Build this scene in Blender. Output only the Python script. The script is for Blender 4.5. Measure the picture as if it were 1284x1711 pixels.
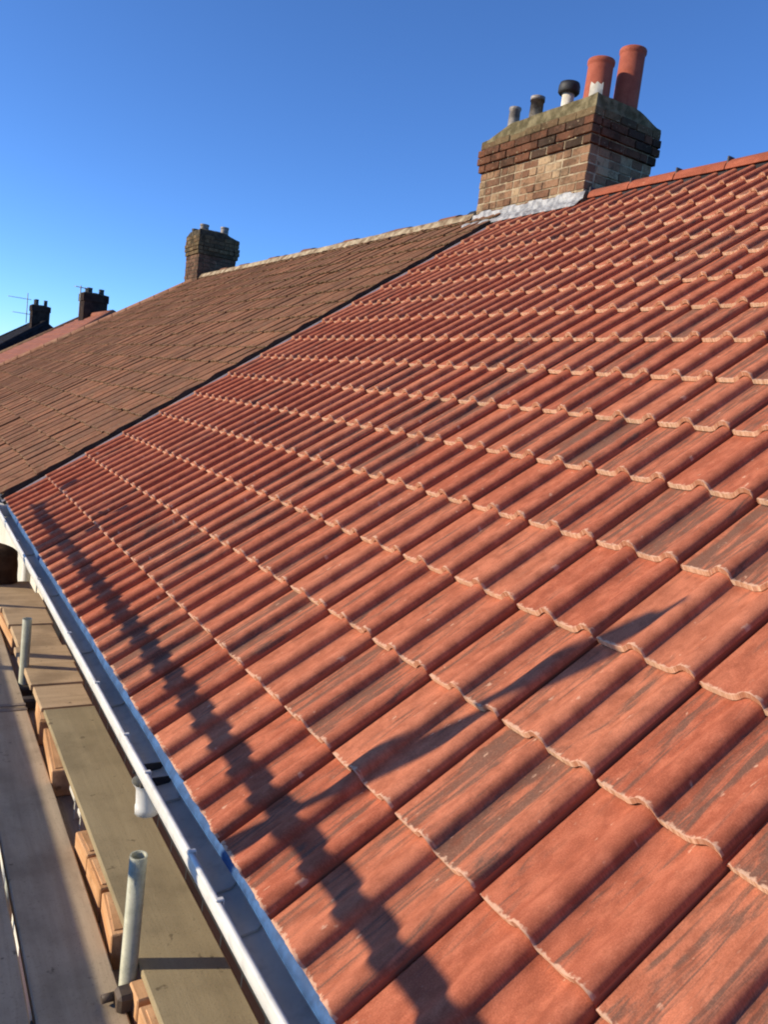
import bpy, bmesh, math, random
from mathutils import Matrix, Vector, noise
random.seed(7)
scene = bpy.context.scene
for o in list(bpy.data.objects):
    bpy.data.objects.remove(o, do_unlink=True)
COL = scene.collection
R = math.radians

# ------------------------------------------------------------------ camera
CAM = Vector((-0.6803396, 0.0, 6.05911982))
RIGHT = Vector((0.85259129, -0.50724122, 0.12567589))
DOWN = Vector((0.03689678, -0.1814611, -0.9827057))
FWD = Vector((0.52127413, 0.84248336, -0.13599658))
FPX = 1331.02
cd = bpy.data.cameras.new('camera')
cam = bpy.data.objects.new('camera', cd)
COL.objects.link(cam)
cam.matrix_world = Matrix(((RIGHT.x, -DOWN.x, -FWD.x, CAM.x), (RIGHT.y, -DOWN.y, -FWD.y, CAM.y),
                           (RIGHT.z, -DOWN.z, -FWD.z, CAM.z), (0, 0, 0, 1)))
cd.sensor_fit = 'HORIZONTAL'
cd.sensor_width = 36.0
cd.lens = FPX / 1284 * 36.0
cd.clip_start = 0.02
cd.clip_end = 3000
scene.camera = cam

# ------------------------------------------------------------------ light
SUN_EL = R(21.0)
SUN_AZ = Vector((-0.937, 0.350, 0)).normalized()
SUN_DIR = Vector((SUN_AZ.x * math.cos(SUN_EL), SUN_AZ.y * math.cos(SUN_EL), math.sin(SUN_EL)))
w = bpy.data.worlds.new('World')
scene.world = w
w.use_nodes = True
wn = w.node_tree.nodes
sky = wn.new('ShaderNodeTexSky')
sky.sky_type = 'NISHITA'
sky.sun_disc = False
sky.sun_elevation = SUN_EL
sky.sun_rotation = math.atan2(SUN_AZ.x, SUN_AZ.y)
sky.altitude = 50
sky.air_density = 0.6
sky.dust_density = 0.15
sky.ozone_density = 8.0
bg = wn['Background']
bg.inputs['Strength'].default_value = 0.15
w.node_tree.links.new(sky.outputs[0], bg.inputs['Color'])
ld = bpy.data.lights.new('sun', 'SUN')
ld.energy = 3.55
ld.angle = R(0.55)
ld.color = (1.0, 0.86, 0.64)
sun = bpy.data.objects.new('sun', ld)
COL.objects.link(sun)
sun.rotation_euler = SUN_DIR.to_track_quat('Z', 'Y').to_euler()
sun.location = (-8, 5, 14)
scene.view_settings.view_transform = 'Standard'
scene.view_settings.look = 'None'
scene.view_settings.exposure = 0.74
scene.view_settings.gamma = 1.0
scene.view_settings.use_curve_mapping = False
scene.cycles.filter_width = 2.0
scene.cycles.max_bounces = 6

# ------------------------------------------------------------------ helpers
def project(p):
    q = Vector(p) - CAM
    z = q.dot(FWD)
    if z < 0.05:
        return None
    return (642 + FPX * q.dot(RIGHT) / z, 855.5 + FPX * q.dot(DOWN) / z, z)

class MB:
    """collects faces; build() links them as one mesh object"""
    def __init__(s):
        s.v, s.f, s.m, s.sm, s.uv = [], [], [], [], []
    def quadgrid(s, rows, mat=0, smooth=False, closed=False, uv=None):
        n = len(rows[0]); b = len(s.v)
        for r in rows:
            s.v += [tuple(p) for p in r]
        for i in range(len(rows) - 1):
            for j in range(n if closed else n - 1):
                k = (j + 1) % n
                s.face((b + i * n + j, b + i * n + k, b + (i + 1) * n + k, b + (i + 1) * n + j), mat, smooth)
        return b
    def face(s, idx, mat=0, smooth=False):
        s.f.append(tuple(idx)); s.m.append(mat); s.sm.append(smooth)
    def box(s, x0, x1, y0, y1, z0, z1, mat=0, ch=0.0):
        if ch > 0:
            bm = bmesh.new()
            bmesh.ops.create_cube(bm, size=1.0)
            for v in bm.verts:
                v.co = Vector(((x0 + x1) / 2 + v.co.x * (x1 - x0), (y0 + y1) / 2 + v.co.y * (y1 - y0), (z0 + z1) / 2 + v.co.z * (z1 - z0)))
            bmesh.ops.bevel(bm, geom=bm.edges[:], offset=ch, segments=1, affect='EDGES')
            b = len(s.v); bm.verts.index_update()
            s.v += [tuple(v.co) for v in bm.verts]
            for f in bm.faces:
                s.face([b + v.index for v in f.verts], mat)
            bm.free(); return
        b = len(s.v)
        s.v += [(x0, y0, z0), (x1, y0, z0), (x1, y1, z0), (x0, y1, z0), (x0, y0, z1), (x1, y0, z1), (x1, y1, z1), (x0, y1, z1)]
        for q in ((0, 3, 2, 1), (4, 5, 6, 7), (0, 1, 5, 4), (1, 2, 6, 5), (2, 3, 7, 6), (3, 0, 4, 7)):
            s.face([b + i for i in q], mat)
    def tube(s, p0, p1, r, n=14, r_in=None, mat=0, cap=True):
        p0, p1 = Vector(p0), Vector(p1)
        d = (p1 - p0).normalized()
        a = d.orthogonal().normalized(); c = d.cross(a)
        ring = lambda p, rr: [p + (a * math.cos(t) + c * math.sin(t)) * rr for t in [2 * math.pi * i / n for i in range(n)]]
        rows = [ring(p0, r), ring(p1, r)]
        b = s.quadgrid(rows, mat, True, True)
        if r_in:
            bb = len(s.v); s.v += [tuple(p) for p in ring(p1, r_in)] + [tuple(p) for p in ring(p1 - d * min(.25, (p1 - p0).length * .6), r_in)]
            for j in range(n):
                k = (j + 1) % n
                s.face((b + n + j, b + n + k, bb + k, bb + j), mat)
                s.face((bb + j, bb + k, bb + n + k, bb + n + j), mat, True)
            s.face([bb + n + j for j in range(n)], mat)
        elif cap:
            s.face([b + n + j for j in range(n)], mat)
        if cap:
            s.face([b + j for j in reversed(range(n))], mat)
    def lathe(s, c, prof, n=24, mat=0):
        rows = [[(c[0] + r * math.cos(2 * math.pi * i / n), c[1] + r * math.sin(2 * math.pi * i / n), z) for i in range(n)] for r, z in prof]
        s.quadgrid(rows, mat, True, True)
    def mesh(s, name, mats):
        me = bpy.data.meshes.new(name)
        me.from_pydata(s.v, [], s.f)
        for mt in (mats if isinstance(mats, (list, tuple)) else [mats]):
            me.materials.append(mt)
        me.polygons.foreach_set('material_index', s.m)
        me.polygons.foreach_set('use_smooth', s.sm)
        if s.uv:
            u = me.uv_layers.new(name='UVMap')
            for l in me.loops:
                u.data[l.index].uv = s.uv[l.vertex_index]
        me.update()
        return me
    def build(s, name, mats, parent=None):
        return link(name, s.mesh(name, mats), parent)

def link(name, me, parent=None, mw=None):
    o = bpy.data.objects.new(name, me)
    COL.objects.link(o)
    if parent is not None:
        o.parent = parent
        if parent.type == 'EMPTY':
            o.matrix_parent_inverse = Matrix.Translation(-parent.location)
    if mw is not None:
        o.matrix_basis = mw
    return o

def thing(name, loc, label, cat, group=None):
    o = bpy.data.objects.new(name, None)
    COL.objects.link(o)
    o.location = loc
    o.empty_display_size = .2
    return tag(o, label, cat, group)

def tag(o, label, cat, group=None):
    o['label'] = label; o['category'] = cat
    if group: o['group'] = group
    return o

def recalc(me):
    bm = bmesh.new(); bm.from_mesh(me)
    bmesh.ops.recalc_face_normals(bm, faces=bm.faces[:])
    bm.to_mesh(me); bm.free()

# ------------------------------------------------------------------ materials
class NT:
    def __init__(s, name, rough=.8, spec=.3):
        s.mat = bpy.data.materials.new(name); s.mat.use_nodes = True
        s.t = s.mat.node_tree; s.b = s.t.nodes['Principled BSDF']
        s.b.inputs['Roughness'].default_value = rough
        s.b.inputs['Specular IOR Level'].default_value = spec
    def n(s, typ, **kw):
        nd = s.t.nodes.new(typ)
        for k, v in kw.items(): setattr(nd, k, v)
        return nd
    def put(s, sock, v):
        if isinstance(v, bpy.types.NodeSocket): s.t.links.new(v, sock)
        else: sock.default_value = v
    def math(s, op, a, b=0.0, clamp=False):
        nd = s.n('ShaderNodeMath', operation=op); nd.use_clamp = clamp
        s.put(nd.inputs[0], a); s.put(nd.inputs[1], b); return nd.outputs[0]
    def mix(s, f, a, b, mode='MIX'):
        nd = s.n('ShaderNodeMix', data_type='RGBA', blend_type=mode)
        s.put(nd.inputs['Factor'], f)
        for nm, v in ((6, a), (7, b)):
            if isinstance(v, bpy.types.NodeSocket): s.t.links.new(v, nd.inputs[nm])
            else: nd.inputs[nm].default_value = (*v, 1)
        return nd.outputs[2]
    def noise(s, vec, scale, detail=3, rough=.55, dist=0):
        nd = s.n('ShaderNodeTexNoise'); s.put(nd.inputs['Vector'], vec)
        nd.inputs['Scale'].default_value = scale; nd.inputs['Detail'].default_value = detail
        nd.inputs['Roughness'].default_value = rough; nd.inputs['Distortion'].default_value = dist
        return nd.outputs['Fac']
    def ramp(s, f, a, b):
        nd = s.n('ShaderNodeMapRange'); nd.interpolation_type = 'SMOOTHSTEP'
        s.put(nd.inputs[0], f); nd.inputs[1].default_value = a; nd.inputs[2].default_value = b
        return nd.outputs[0]
    def vec(s, x, y, z):
        nd = s.n('ShaderNodeCombineXYZ')
        for i, v in enumerate((x, y, z)): s.put(nd.inputs[i], v)
        return nd.outputs[0]
    def sep(s, v):
        nd = s.n('ShaderNodeSeparateXYZ'); s.put(nd.inputs[0], v); return nd.outputs
    def obj(s): return s.n('ShaderNodeTexCoord').outputs['Object']
    def uv(s): return s.n('ShaderNodeTexCoord').outputs['UV']
    def seed(s):
        a = s.n('ShaderNodeObjectInfo').outputs['Random']; b = s.n('ShaderNodeNewGeometry').outputs['Random Per Island']
        return s.math('FRACT', s.math('ADD', a, b))
    def bump(s, h, strength, dist=.01):
        nd = s.n('ShaderNodeBump'); nd.inputs['Strength'].default_value = strength; nd.inputs['Distance'].default_value = dist
        s.put(nd.inputs['Height'], h); s.t.links.new(nd.outputs[0], s.b.inputs['Normal'])
    def color(s, c): s.put(s.b.inputs['Base Color'], c if isinstance(c, bpy.types.NodeSocket) else (*c, 1)); return s.mat

def m_tile(name, ca, cb, cstain, edge, stain_lo, stain_hi, speck, rough=.9, lichen=None):
    t = NT(name, rough, .08)
    sd = t.seed(); x, y, z = t.sep(t.uv())
    v = t.vec(t.math('ADD', t.math('MULTIPLY', x, 4.0), t.math('MULTIPLY', sd, 91.0)), t.math('MULTIPLY', y, 46.0), t.math('MULTIPLY', sd, 53.0))
    n1 = t.noise(v, 1.0, 6, .68, .8)
    base = t.mix(t.math('FRACT', t.math('MULTIPLY', sd, 7.31)), ca, cb)
    v2 = t.vec(t.math('ADD', t.math('MULTIPLY', x, 14.0), t.math('MULTIPLY', sd, 31.0)), t.math('MULTIPLY', y, 34.0), t.math('MULTIPLY', sd, 17.0))
    n2 = t.noise(v2, 1.0, 3, .6)
    base = t.mix(t.math('MULTIPLY', t.ramp(n2, .40, .75), .40), base, tuple(c * .58 for c in ca))
    base = t.mix(t.math('MULTIPLY', t.ramp(n2, .56, .3), .35), base, tuple(min(1, c * 1.35) for c in cb))
    thr = t.math('ADD', n1, t.math('MULTIPLY', t.math('SUBTRACT', t.math('FRACT', t.math('MULTIPLY', sd, 13.7)), .5), .22))
    if not lichen:
        ph = t.math('FRACT', t.math('DIVIDE', t.math('ADD', y, -.004), .1445))
        pan = t.math('MULTIPLY', t.ramp(ph, .42, .56), t.ramp(ph, 1.0, .93))
        thr = t.math('ADD', thr, t.math('SUBTRACT', t.math('MULTIPLY', pan, .12), .048))
    base = t.mix(t.math('MULTIPLY', t.ramp(thr, stain_lo, stain_hi), .80), base, cstain)
    n3 = t.noise(t.vec(t.math('ADD', x, sd), y, sd), 330.0, 3, .75)
    base = t.mix(t.math('MULTIPLY', t.ramp(n3, .40, .72), speck), base, tuple(c * .40 for c in ca))
    base = t.mix(t.math('MULTIPLY', t.ramp(n3, .52, .30), speck * .6), base, tuple(min(1, c * 1.5) for c in cb))
    n6 = t.noise(t.vec(t.math('ADD', t.math('MULTIPLY', x, .8), t.math('MULTIPLY', sd, 13.0)), y, t.math('MULTIPLY', sd, 5.0)), 30.0, 4, .65)
    base = t.mix(t.math('MULTIPLY', t.ramp(n6, .45, .70), .38), base, tuple(c * .5 for c in ca))
    # chalky scuffs and worn tail edge
    n4 = t.noise(t.vec(t.math('ADD', t.math('MULTIPLY', x, 22.0), t.math('MULTIPLY', sd, 77.0)), t.math('MULTIPLY', y, 45.0), sd), 1.0, 3, .6)
    base = t.mix(t.math('MULTIPLY', t.ramp(n4, .67, .74), .55), base, edge)
    wear = t.math('ADD', x, t.math('MULTIPLY', t.math('SUBTRACT', t.noise(t.vec(x, y, sd), 90.0, 2), .5), .03))
    base = t.mix(t.math('MULTIPLY', t.ramp(wear, .009, .001), .75), base, edge)
    if lichen:
        pos = t.n('ShaderNodeNewGeometry').outputs['Position']
        p1 = t.noise(pos, 1.3, 5, .65); p2 = t.noise(pos, 7.0, 5, .7)
        base = t.mix(t.math('MULTIPLY', t.ramp(p1, .45, .62), .45), base, tuple(c * .62 for c in cb))
        base = t.mix(t.math('MULTIPLY', t.ramp(p2, .52, .66), .65), base, tuple(c * .48 for c in cb))
        base = t.mix(t.math('MULTIPLY', t.ramp(p2, .44, .28), .40), base, (.34, .17, .10))
        n5 = t.noise(t.vec(t.math('ADD', x, t.math('MULTIPLY', sd, 9.0)), y, sd), 28.0, 4, .7)
        base = t.mix(t.math('MULTIPLY', t.ramp(n5, .56, .68), .7), base, lichen)
    t.bump(t.math('ADD', t.math('MULTIPLY', n3, .4), t.math('MULTIPLY', n2, .6)), .35, .004)
    return t.color(base)

M_TILE = m_tile('new_clay_tile', (.40, .112, .060), (.49, .172, .094), (.105, .078, .060), (.70, .44, .29), .54, .69, .34)
M_OLD = m_tile('weathered_tile', (.315, .140, .075), (.205, .100, .058), (.120, .076, .050), (.27, .18, .10), .50, .68, .5, .9, (.23, .165, .085))

M_RIDGE = m_tile('ridge_clay', (.30, .085, .048), (.36, .11, .06), (.16, .09, .06), (.45, .22, .13), .56, .72, .3)
def m_edge():
    t = NT('tile_raw_edge', .9, .05); sd = t.seed(); o = t.uv()
    n = t.noise(t.vec(t.math('MULTIPLY', sd, 40.0), t.sep(o)[1], 0.0), 120.0, 3, .7)
    c = t.mix(t.ramp(n, .3, .7), (.54, .30, .17), (.84, .60, .40))
    ph = t.math('FRACT', t.math('DIVIDE', t.math('ADD', t.sep(o)[1], -.002), .1450))
    roll = t.math('MULTIPLY', t.ramp(ph, .46, .34), t.ramp(n, .75, .45))
    c = t.mix(t.math('MULTIPLY', roll, .75), c, (.46, .19, .10))
    t.bump(n, .8, .004); return t.color(c)
M_EDGE = m_edge()
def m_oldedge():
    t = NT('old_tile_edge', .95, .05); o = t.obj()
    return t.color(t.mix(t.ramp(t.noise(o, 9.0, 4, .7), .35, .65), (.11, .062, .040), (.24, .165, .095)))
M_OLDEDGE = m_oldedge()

def m_noisy(name, ca, cb, scale=8, rough=.8, spec=.3, bump=.3, fine=80, bd=.004, metal=0):
    t = NT(name, rough, spec); o = t.obj()
    n = t.noise(o, scale, 5, .6); f = t.noise(o, fine, 3, .6)
    c = t.mix(t.ramp(n, .35, .65), ca, cb)
    c = t.mix(t.math('MULTIPLY', t.ramp(f, .45, .75), .35), c, tuple(x * .5 for x in ca))
    if bump: t.bump(t.math('ADD', n, t.math('MULTIPLY', f, .4)), bump, bd)
    t.b.inputs['Metallic'].default_value = metal
    return t.color(c)

def m_wood(name, ca, cb, axis, scale=1.0, dark=(.05, .035, .025), rough=.85):
    t = NT(name, rough, .05); sd = t.seed(); x, y, z = t.sep(t.obj())
    k = [26.0, 26.0, 26.0]; k[axis] = 1.6
    s = t.math('MULTIPLY', sd, 37.0)
    v = t.vec(t.math('ADD', t.math('MULTIPLY', x, k[0]), s), t.math('ADD', t.math('MULTIPLY', y, k[1]), s), t.math('MULTIPLY', z, k[2]))
    n = t.noise(v, scale, 5, .65, .4)
    big = t.noise(t.vec(t.math('ADD', x, s), y, z), 3.5, 4, .6)
    fine = t.noise(t.obj(), 140, 2, .6)
    c = t.mix(t.ramp(n, .3, .7), ca, cb)
    c = t.mix(t.math('MULTIPLY', t.ramp(big, .42, .72), .65), c, tuple(q * .5 for q in ca))
    spots = t.noise(t.vec(t.math('ADD', x, s), y, z), 17.0, 3, .6)
    c = t.mix(t.math('MULTIPLY', t.ramp(spots, .66, .74), .7), c, dark)
    c = t.mix(t.math('MULTIPLY', t.ramp(fine, .55, .8), .4), c, dark)
    c = t.mix(t.math('MULTIPLY', sd, .3), c, tuple(q * .7 for q in cb))
    t.bump(t.math('ADD', n, t.math('MULTIPLY', fine, .3)), .4, .004)
    return t.color(c)

M_BOARD = m_wood('scaffold_board_wood', (.42, .325, .225), (.53, .425, .30), 1)
M_BOARDX = m_wood('cross_board_wood', (.44, .32, .20), (.56, .41, .26), 0)
M_SHEET = m_wood('board_with_sawdust', (.33, .27, .165), (.40, .33, .205), 1, .5)
M_FRESH = m_wood('fresh_sawn_timber', (.50, .26, .12), (.70, .43, .24), 1)
M_GALV = m_noisy('galvanised_steel', (.33, .335, .255), (.45, .45, .35), 14, .6, .3, .1, 90, .002, .15)
M_DARKSTEEL = m_noisy('rusty_fitting', (.05, .04, .035), (.10, .07, .05), 20, .6, .4, .2)
M_BAND = m_noisy('rusted_end_band', (.16, .125, .10), (.26, .21, .17), 12, .7, .2, .2)
M_PVC = m_noisy('white_plastic', (.60, .585, .53), (.70, .68, .62), 5, .5, .25, 0, 25)
M_FELT = m_noisy('blue_felt', (.03, .070, .16), (.05, .125, .28), 18, .6, .2, .3)
M_LEAD = m_noisy('lead_sheet', (.17, .17, .175), (.42, .415, .40), 18, .55, .5, .6, 60, .01)
M_DARKGRP = m_noisy('dark_valley_trough', (.035, .032, .035), (.06, .055, .055), 12, .6, .3, .2)
M_CUT = m_noisy('shaded_cut_tile_edge', (.05, .038, .032), (.085, .06, .048), 9, .95, .02, .5)  # shade on the roof step put into this dark edge colour
M_GREYLIP = m_noisy('grey_trough_lip', (.34, .31, .31), (.42, .39, .39), 12, .6, .3, .2)
M_MORTAR = m_noisy('pale_mortar', (.22, .17, .11), (.44, .355, .23), 12, .95, .1, .8, 60, .01)
M_SHADEMORTAR = m_noisy('shade_dark_mortar', (.05, .042, .03), (.11, .09, .06), 10, .95, .05, .5)  # mortar darkened so the stacks' shade sits in its colour
M_MOSSMORTAR = m_noisy('mossy_mortar', (.095, .08, .042), (.22, .185, .105), 11, .95, .1, .9, 50, .015)
M_POT = m_noisy('terracotta_pot', (.30, .075, .042), (.38, .105, .06), 7, .8, .25, .2)
M_CREAM = m_noisy('cream_cement', (.52, .48, .38), (.66, .61, .50), 20, .9, .1, .6)
M_BLACK = m_noisy('black_cowl', (.012, .012, .014), (.03, .03, .03), 10, .6, .4, .1)
M_STUB = m_noisy('stained_metal_stub', (.10, .085, .075), (.34, .30, .26), 9, .5, .4, .2)
M_FASCIA = m_noisy('white_fascia', (.70, .69, .66), (.78, .77, .74), 4, .4, .4, 0)
M_RENDER = m_noisy('cream_render', (.60, .55, .44), (.70, .65, .54), 2, .9, .1, .4)
M_SACK = m_noisy('brown_woven_sack', (.055, .032, .018), (.085, .05, .028), 14, .9, .1, .7, 70, .01)
M_UNDER = m_noisy('roof_underlay', (.03, .028, .03), (.05, .045, .05), 6, .9, .1, .2)
M_SLATE = m_noisy('dark_slate', (.016, .015, .017), (.026, .024, .026), 5, .95, .03, .3, 30)
M_FARTILE = m_noisy('far_red_tile', (.30, .11, .062), (.23, .085, .05), 3, .85, .2, .5, 14, .02)
M_GRASS = m_noisy('grass_ground', (.05, .075, .025), (.08, .095, .035), .4, .95, .1, .5, 20, .02)
M_ROAD = m_noisy('asphalt', (.045, .045, .048), (.06, .06, .06), 1, .9, .2, .3, 60)
M_PAVE = m_noisy('concrete_paving', (.26, .25, .23), (.33, .32, .29), 1.5, .9, .2, .3, 40)
M_FLAG = m_noisy('dark_flagstones', (.07, .062, .052), (.10, .09, .075), 1.5, .9, .1, .3, 40)
M_FARSHADE = m_noisy('shade_black_brick', (.028, .020, .018), (.055, .038, .030), 6, .95, .03, .5)  # near black stands in for the shaded sides of the far stacks
M_PALEBED = m_noisy('pale_ridge_bedding', (.17, .11, .065), (.46, .37, .24), 7, .95, .1, .8, 40, .01)

def m_brick(name, cols, dirt):
    t = NT(name, .95, .03); sd = t.seed(); o = t.obj()
    c = t.mix(t.ramp(sd, .1, .5), cols[0], cols[1])
    c = t.mix(t.ramp(t.math('FRACT', t.math('MULTIPLY', sd, 5.7)), .6, .9), c, cols[2])
    v = t.n('ShaderNodeVectorMath', operation='ADD'); t.put(v.inputs[0], o); t.put(v.inputs[1], t.vec(t.math('MULTIPLY', sd, 9.0), sd, sd))
    n = t.noise(v.outputs[0], 22, 5, .65)
    c = t.mix(t.math('MULTIPLY', t.ramp(n, .5, .7), .7), c, dirt)
    pos = t.n('ShaderNodeNewGeometry').outputs['Position']
    p1 = t.noise(pos, 4.0, 5, .7); p2 = t.noise(pos, 30.0, 4, .7)
    c = t.mix(t.math('MULTIPLY', t.ramp(p1, .44, .64), .55), c, tuple(q * .6 for q in dirt))
    c = t.mix(t.math('MULTIPLY', t.ramp(p2, .60, .70), .6), c, (.40, .33, .21))
    t.bump(t.math('ADD', n, p2), .9, .010)
    return t.color(c)
M_BRICKLOW = m_brick('old_brown_brick', ((.19, .10, .06), (.27, .155, .09), (.40, .28, .165)), (.075, .05, .034))
M_BRICKTOP = m_brick('red_corbel_brick', ((.105, .056, .036), (.15, .068, .040), (.065, .043, .031)), (.045, .032, .023))
M_BRICKCAP = m_brick('mossy_cap_brick', ((.13, .085, .048), (.17, .12, .065), (.085, .064, .04)), (.06, .05, .03))

M_BRICKSHADE = m_brick('shade_dark_brick', ((.13, .075, .050), (.18, .105, .068), (.10, .06, .043)), (.05, .034, .026))  # brick tones lowered to carry the shade on the squat stack
def m_wallbrick():
    t = NT('wall_brick', .9, .15); x, y, z = t.sep(t.obj())
    b = t.n('ShaderNodeTexBrick'); t.put(b.inputs['Vector'], t.vec(t.math('ADD', x, y), z, 0.0))
    b.inputs['Scale'].default_value = 1.0; b.inputs['Brick Width'].default_value = .225; b.inputs['Row Height'].default_value = .075
    b.inputs['Mortar Size'].default_value = .006
    b.inputs['Color1'].default_value = (.30, .12, .07, 1); b.inputs['Color2'].default_value = (.22, .09, .055, 1); b.inputs['Mortar'].default_value = (.36, .30, .22, 1)
    return t.color(b.outputs['Color'])
M_WALL = m_wallbrick()

# ------------------------------------------------------------------ ground
def sheet(name, x0, x1, y0, y1, z, m):
    b = MB(); b.v = [(x0, y0, z), (x1, y0, z), (x1, y1, z), (x0, y1, z)]; b.face((0, 1, 2, 3))
    o = b.build(name, m); o['kind'] = 'structure'; return o
sheet('ground', -900, 900, -900, 900, 0, M_GRASS)
b = MB(); b.box(-8.2, -6.2, -120, 160, -.05, .12, ch=.015); o = b.build('pavement', M_PAVE); o['kind'] = 'structure'
sheet('road', -14.5, -8.2, -120, 160, .004, M_ROAD)
sheet('garden_path', -6.2, .42, -3, 6.3, .008, M_FLAG)

# ------------------------------------------------------------------ roof frame
TH = R(35)
CT, ST = math.cos(TH), math.sin(TH)
Z0 = 5.0
def roof(u, y, n):
    return Vector((u * CT - n * ST, y, Z0 + u * ST + n * CT))
ROOF_M = Matrix(((CT, 0, -ST, 0), (0, 1, 0, 0), (ST, 0, CT, Z0), (0, 0, 0, 1)))
G = 0.32273
Y_JOINT = 1.0308
Y_VERGE = 6.3655
XR = 4.335
ZR = Z0 + XR * math.tan(TH)

def prism_roof(b, x0, x1, y0, y1, z0, xr, zr, th=.05, mat=0):
    """two slopes as thin closed slabs"""
    for (xa, xb) in ((x0, xr), (x1, xr)):
        A = [(xa, y0, z0), (xb, y0, zr), (xb, y1, zr), (xa, y1, z0)]
        k = len(b.v)
        b.v += A + [(p[0], p[1], p[2] - th) for p in A]
        for q in ((0, 1, 2, 3), (7, 6, 5, 4), (0, 4, 5, 1), (1, 5, 6, 2), (2, 6, 7, 3), (3, 7, 4, 0)):
            b.face([k + i for i in q], mat)

# ------------------------------------------------------------------ the house with the new roof
house = thing('brick_house', (4.3, 1.7, 0), 'house whose roof is freshly laid with bright red ribbed tiles', 'house')
b = MB(); b.box(.44, 8.23, -3.4, 6.36, 0, 4.93); b.build('wall', M_WALL, house)
b = MB(); b.box(.048, .07, -3.4, 6.36, 4.74, 4.945); b.build('fascia', M_FASCIA, house)
b = MB(); b.box(.072, .438, -3.4, 6.36, 4.744, 4.756); b.build('soffit', M_FASCIA, house)
b = MB()
e0 = roof(.06, 0, -.055); e1 = roof(XR / CT, 0, -.055)
prism_roof(b, e0.x, 2 * XR - e0.x, -3.4, 6.33, e0.z, XR, e1.z)
new_roof = b.build('roof', M_UNDER, house)
# blue felt hanging into the gutter under the tile tails
b = MB(); rows = [[], [], [], []]
for i in range(-34, 64):
    y = i * .1
    j = noise.noise((y * 2.3, 0, 0)) * .004
    rows[0].append((.05, y, 5.000)); rows[1].append((.010 + j * .5, y, 4.982)); rows[2].append((.0 + j, y, 4.968 + j)); rows[3].append((-.001 + j * 1.6, y, 4.953 + j * 1.5))
b.quadgrid(rows, 0, True); b.build('underlay_strip', M_FELT, house)

# tile profile: two rolls, two pans, side lock edge
def profile(h, pan=0.0):
    k = h / .033
    A = [(.0045, .008), (.0055, .0180), (.009, .0245), (.016, .0300), (.025, .0328), (.035, .0320), (.045, .0262), (.055, .0165), (.065, .0070), (.076, .0015), (.086, .0)]
    B = [(.115, -.0014 - pan), (.1450, .0), (.1466, .0115), (.1490, .0195), (.1535, .0258), (.160, .0304), (.169, .0328), (.179, .0320), (.189, .0262), (.199, .0165), (.209, .0070), (.220, .0015), (.230, .0)]
    return [(y, z * k) for y, z in A + B] + [(.272, -.0012 - pan), (.2955, 0)]

def tile_mesh(name, mats, h, length, slope, thick, jit, seed, ymax=None, scale_y=1.0, prof=None, rows=1):
    rnd = random.Random(seed)
    P = prof or profile(h)
    if ymax:
        Q = [p for p in P if p[0] < ymax]; Q.append((ymax, Q[-1][1])); P = Q
    b = MB()
    ch = []
    for p in P:
        ch.append(((rnd.random() - .5) * 2 * jit, (rnd.random() - .5) * jit * .6))
    uv = []
    def add(pts):
        k = len(b.v); b.v += [tuple(p) for p in pts]; return k
    n = len(P)
    wav = lambda y, x: .0012 * noise.noise((y * 9, x * 6, seed * 3.7))
    lipx = [ch[i][0] for i in range(n)]
    top0 = [(lipx[i], P[i][0] * scale_y, P[i][1] + ch[i][1]) for i in range(n)]
    tops = [top0]
    for r in range(1, rows + 1):
        L = length * r / rows
        tops.append([(L, P[i][0] * scale_y, P[i][1] - slope * L + wav(P[i][0], L)) for i in range(n)])
    k0 = len(b.v)
    b.quadgrid([list(reversed(t)) for t in tops], 0, True)
    for t in tops: uv += [(p[0], p[1]) for p in reversed(t)]
    # lip
    bot = [(lipx[i] + .002, P[i][0] * scale_y, P[i][1] + ch[i][1] - thick) for i in range(n)]
    b.quadgrid([top0, bot], 1)
    for t in (top0, bot): uv += [(p[0] - .05, p[1]) for p in t]
    # lock edge (-Y) : vertical drop, and the +Y tongue
    E = [(lipx[0], .0045 * scale_y, P[0][1]), (length, .0045 * scale_y, P[0][1] - slope * length)]
    b.quadgrid([E, [(q[0], q[1], q[2] - thick) for q in E]], 0); uv += [(.1, .0)] * 4
    if not ymax:
        ye = P[-1][0] * scale_y
        T = [[(0.003, ye, P[-1][1]), (length, ye, P[-1][1] - slope * length)],
             [(0.003, ye, -.011), (length, ye, -.011 - slope * length)],
             [(0.003, ye + .016, -.012), (length, ye + .016, -.012 - slope * length)]]
        b.quadgrid(T, 0); uv += [(.1, .29), (.3, .29)] * 3
    else:
        ye = P[-1][0] * scale_y
        T = [[(0.0, ye, P[-1][1]), (length, ye, P[-1][1] - slope * length)], [(0.0, ye, P[-1][1] - .03), (length, ye, -.03 - slope * length)]]
        b.quadgrid(T, 1); uv += [(.1, .29), (.3, .29)] * 2
    b.uv = uv
    return b.mesh(name, mats), b

def area_in_view(M, w, l):
    pts = [project(M @ Vector(p)) for p in ((0, 0, 0), (l, 0, 0), (l, w, 0), (0, w, 0))]
    if any(p is None for p in pts): return 0
    if max(p[0] for p in pts) < -5 or min(p[0] for p in pts) > 1289 or max(p[1] for p in pts) < 0 or min(p[1] for p in pts) > 1716: return 0
    a = 0
    for i in range(4):
        q = pts[(i + 1) % 4]; a += pts[i][0] * q[1] - q[0] * pts[i][1]
    return abs(a) / 2

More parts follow.
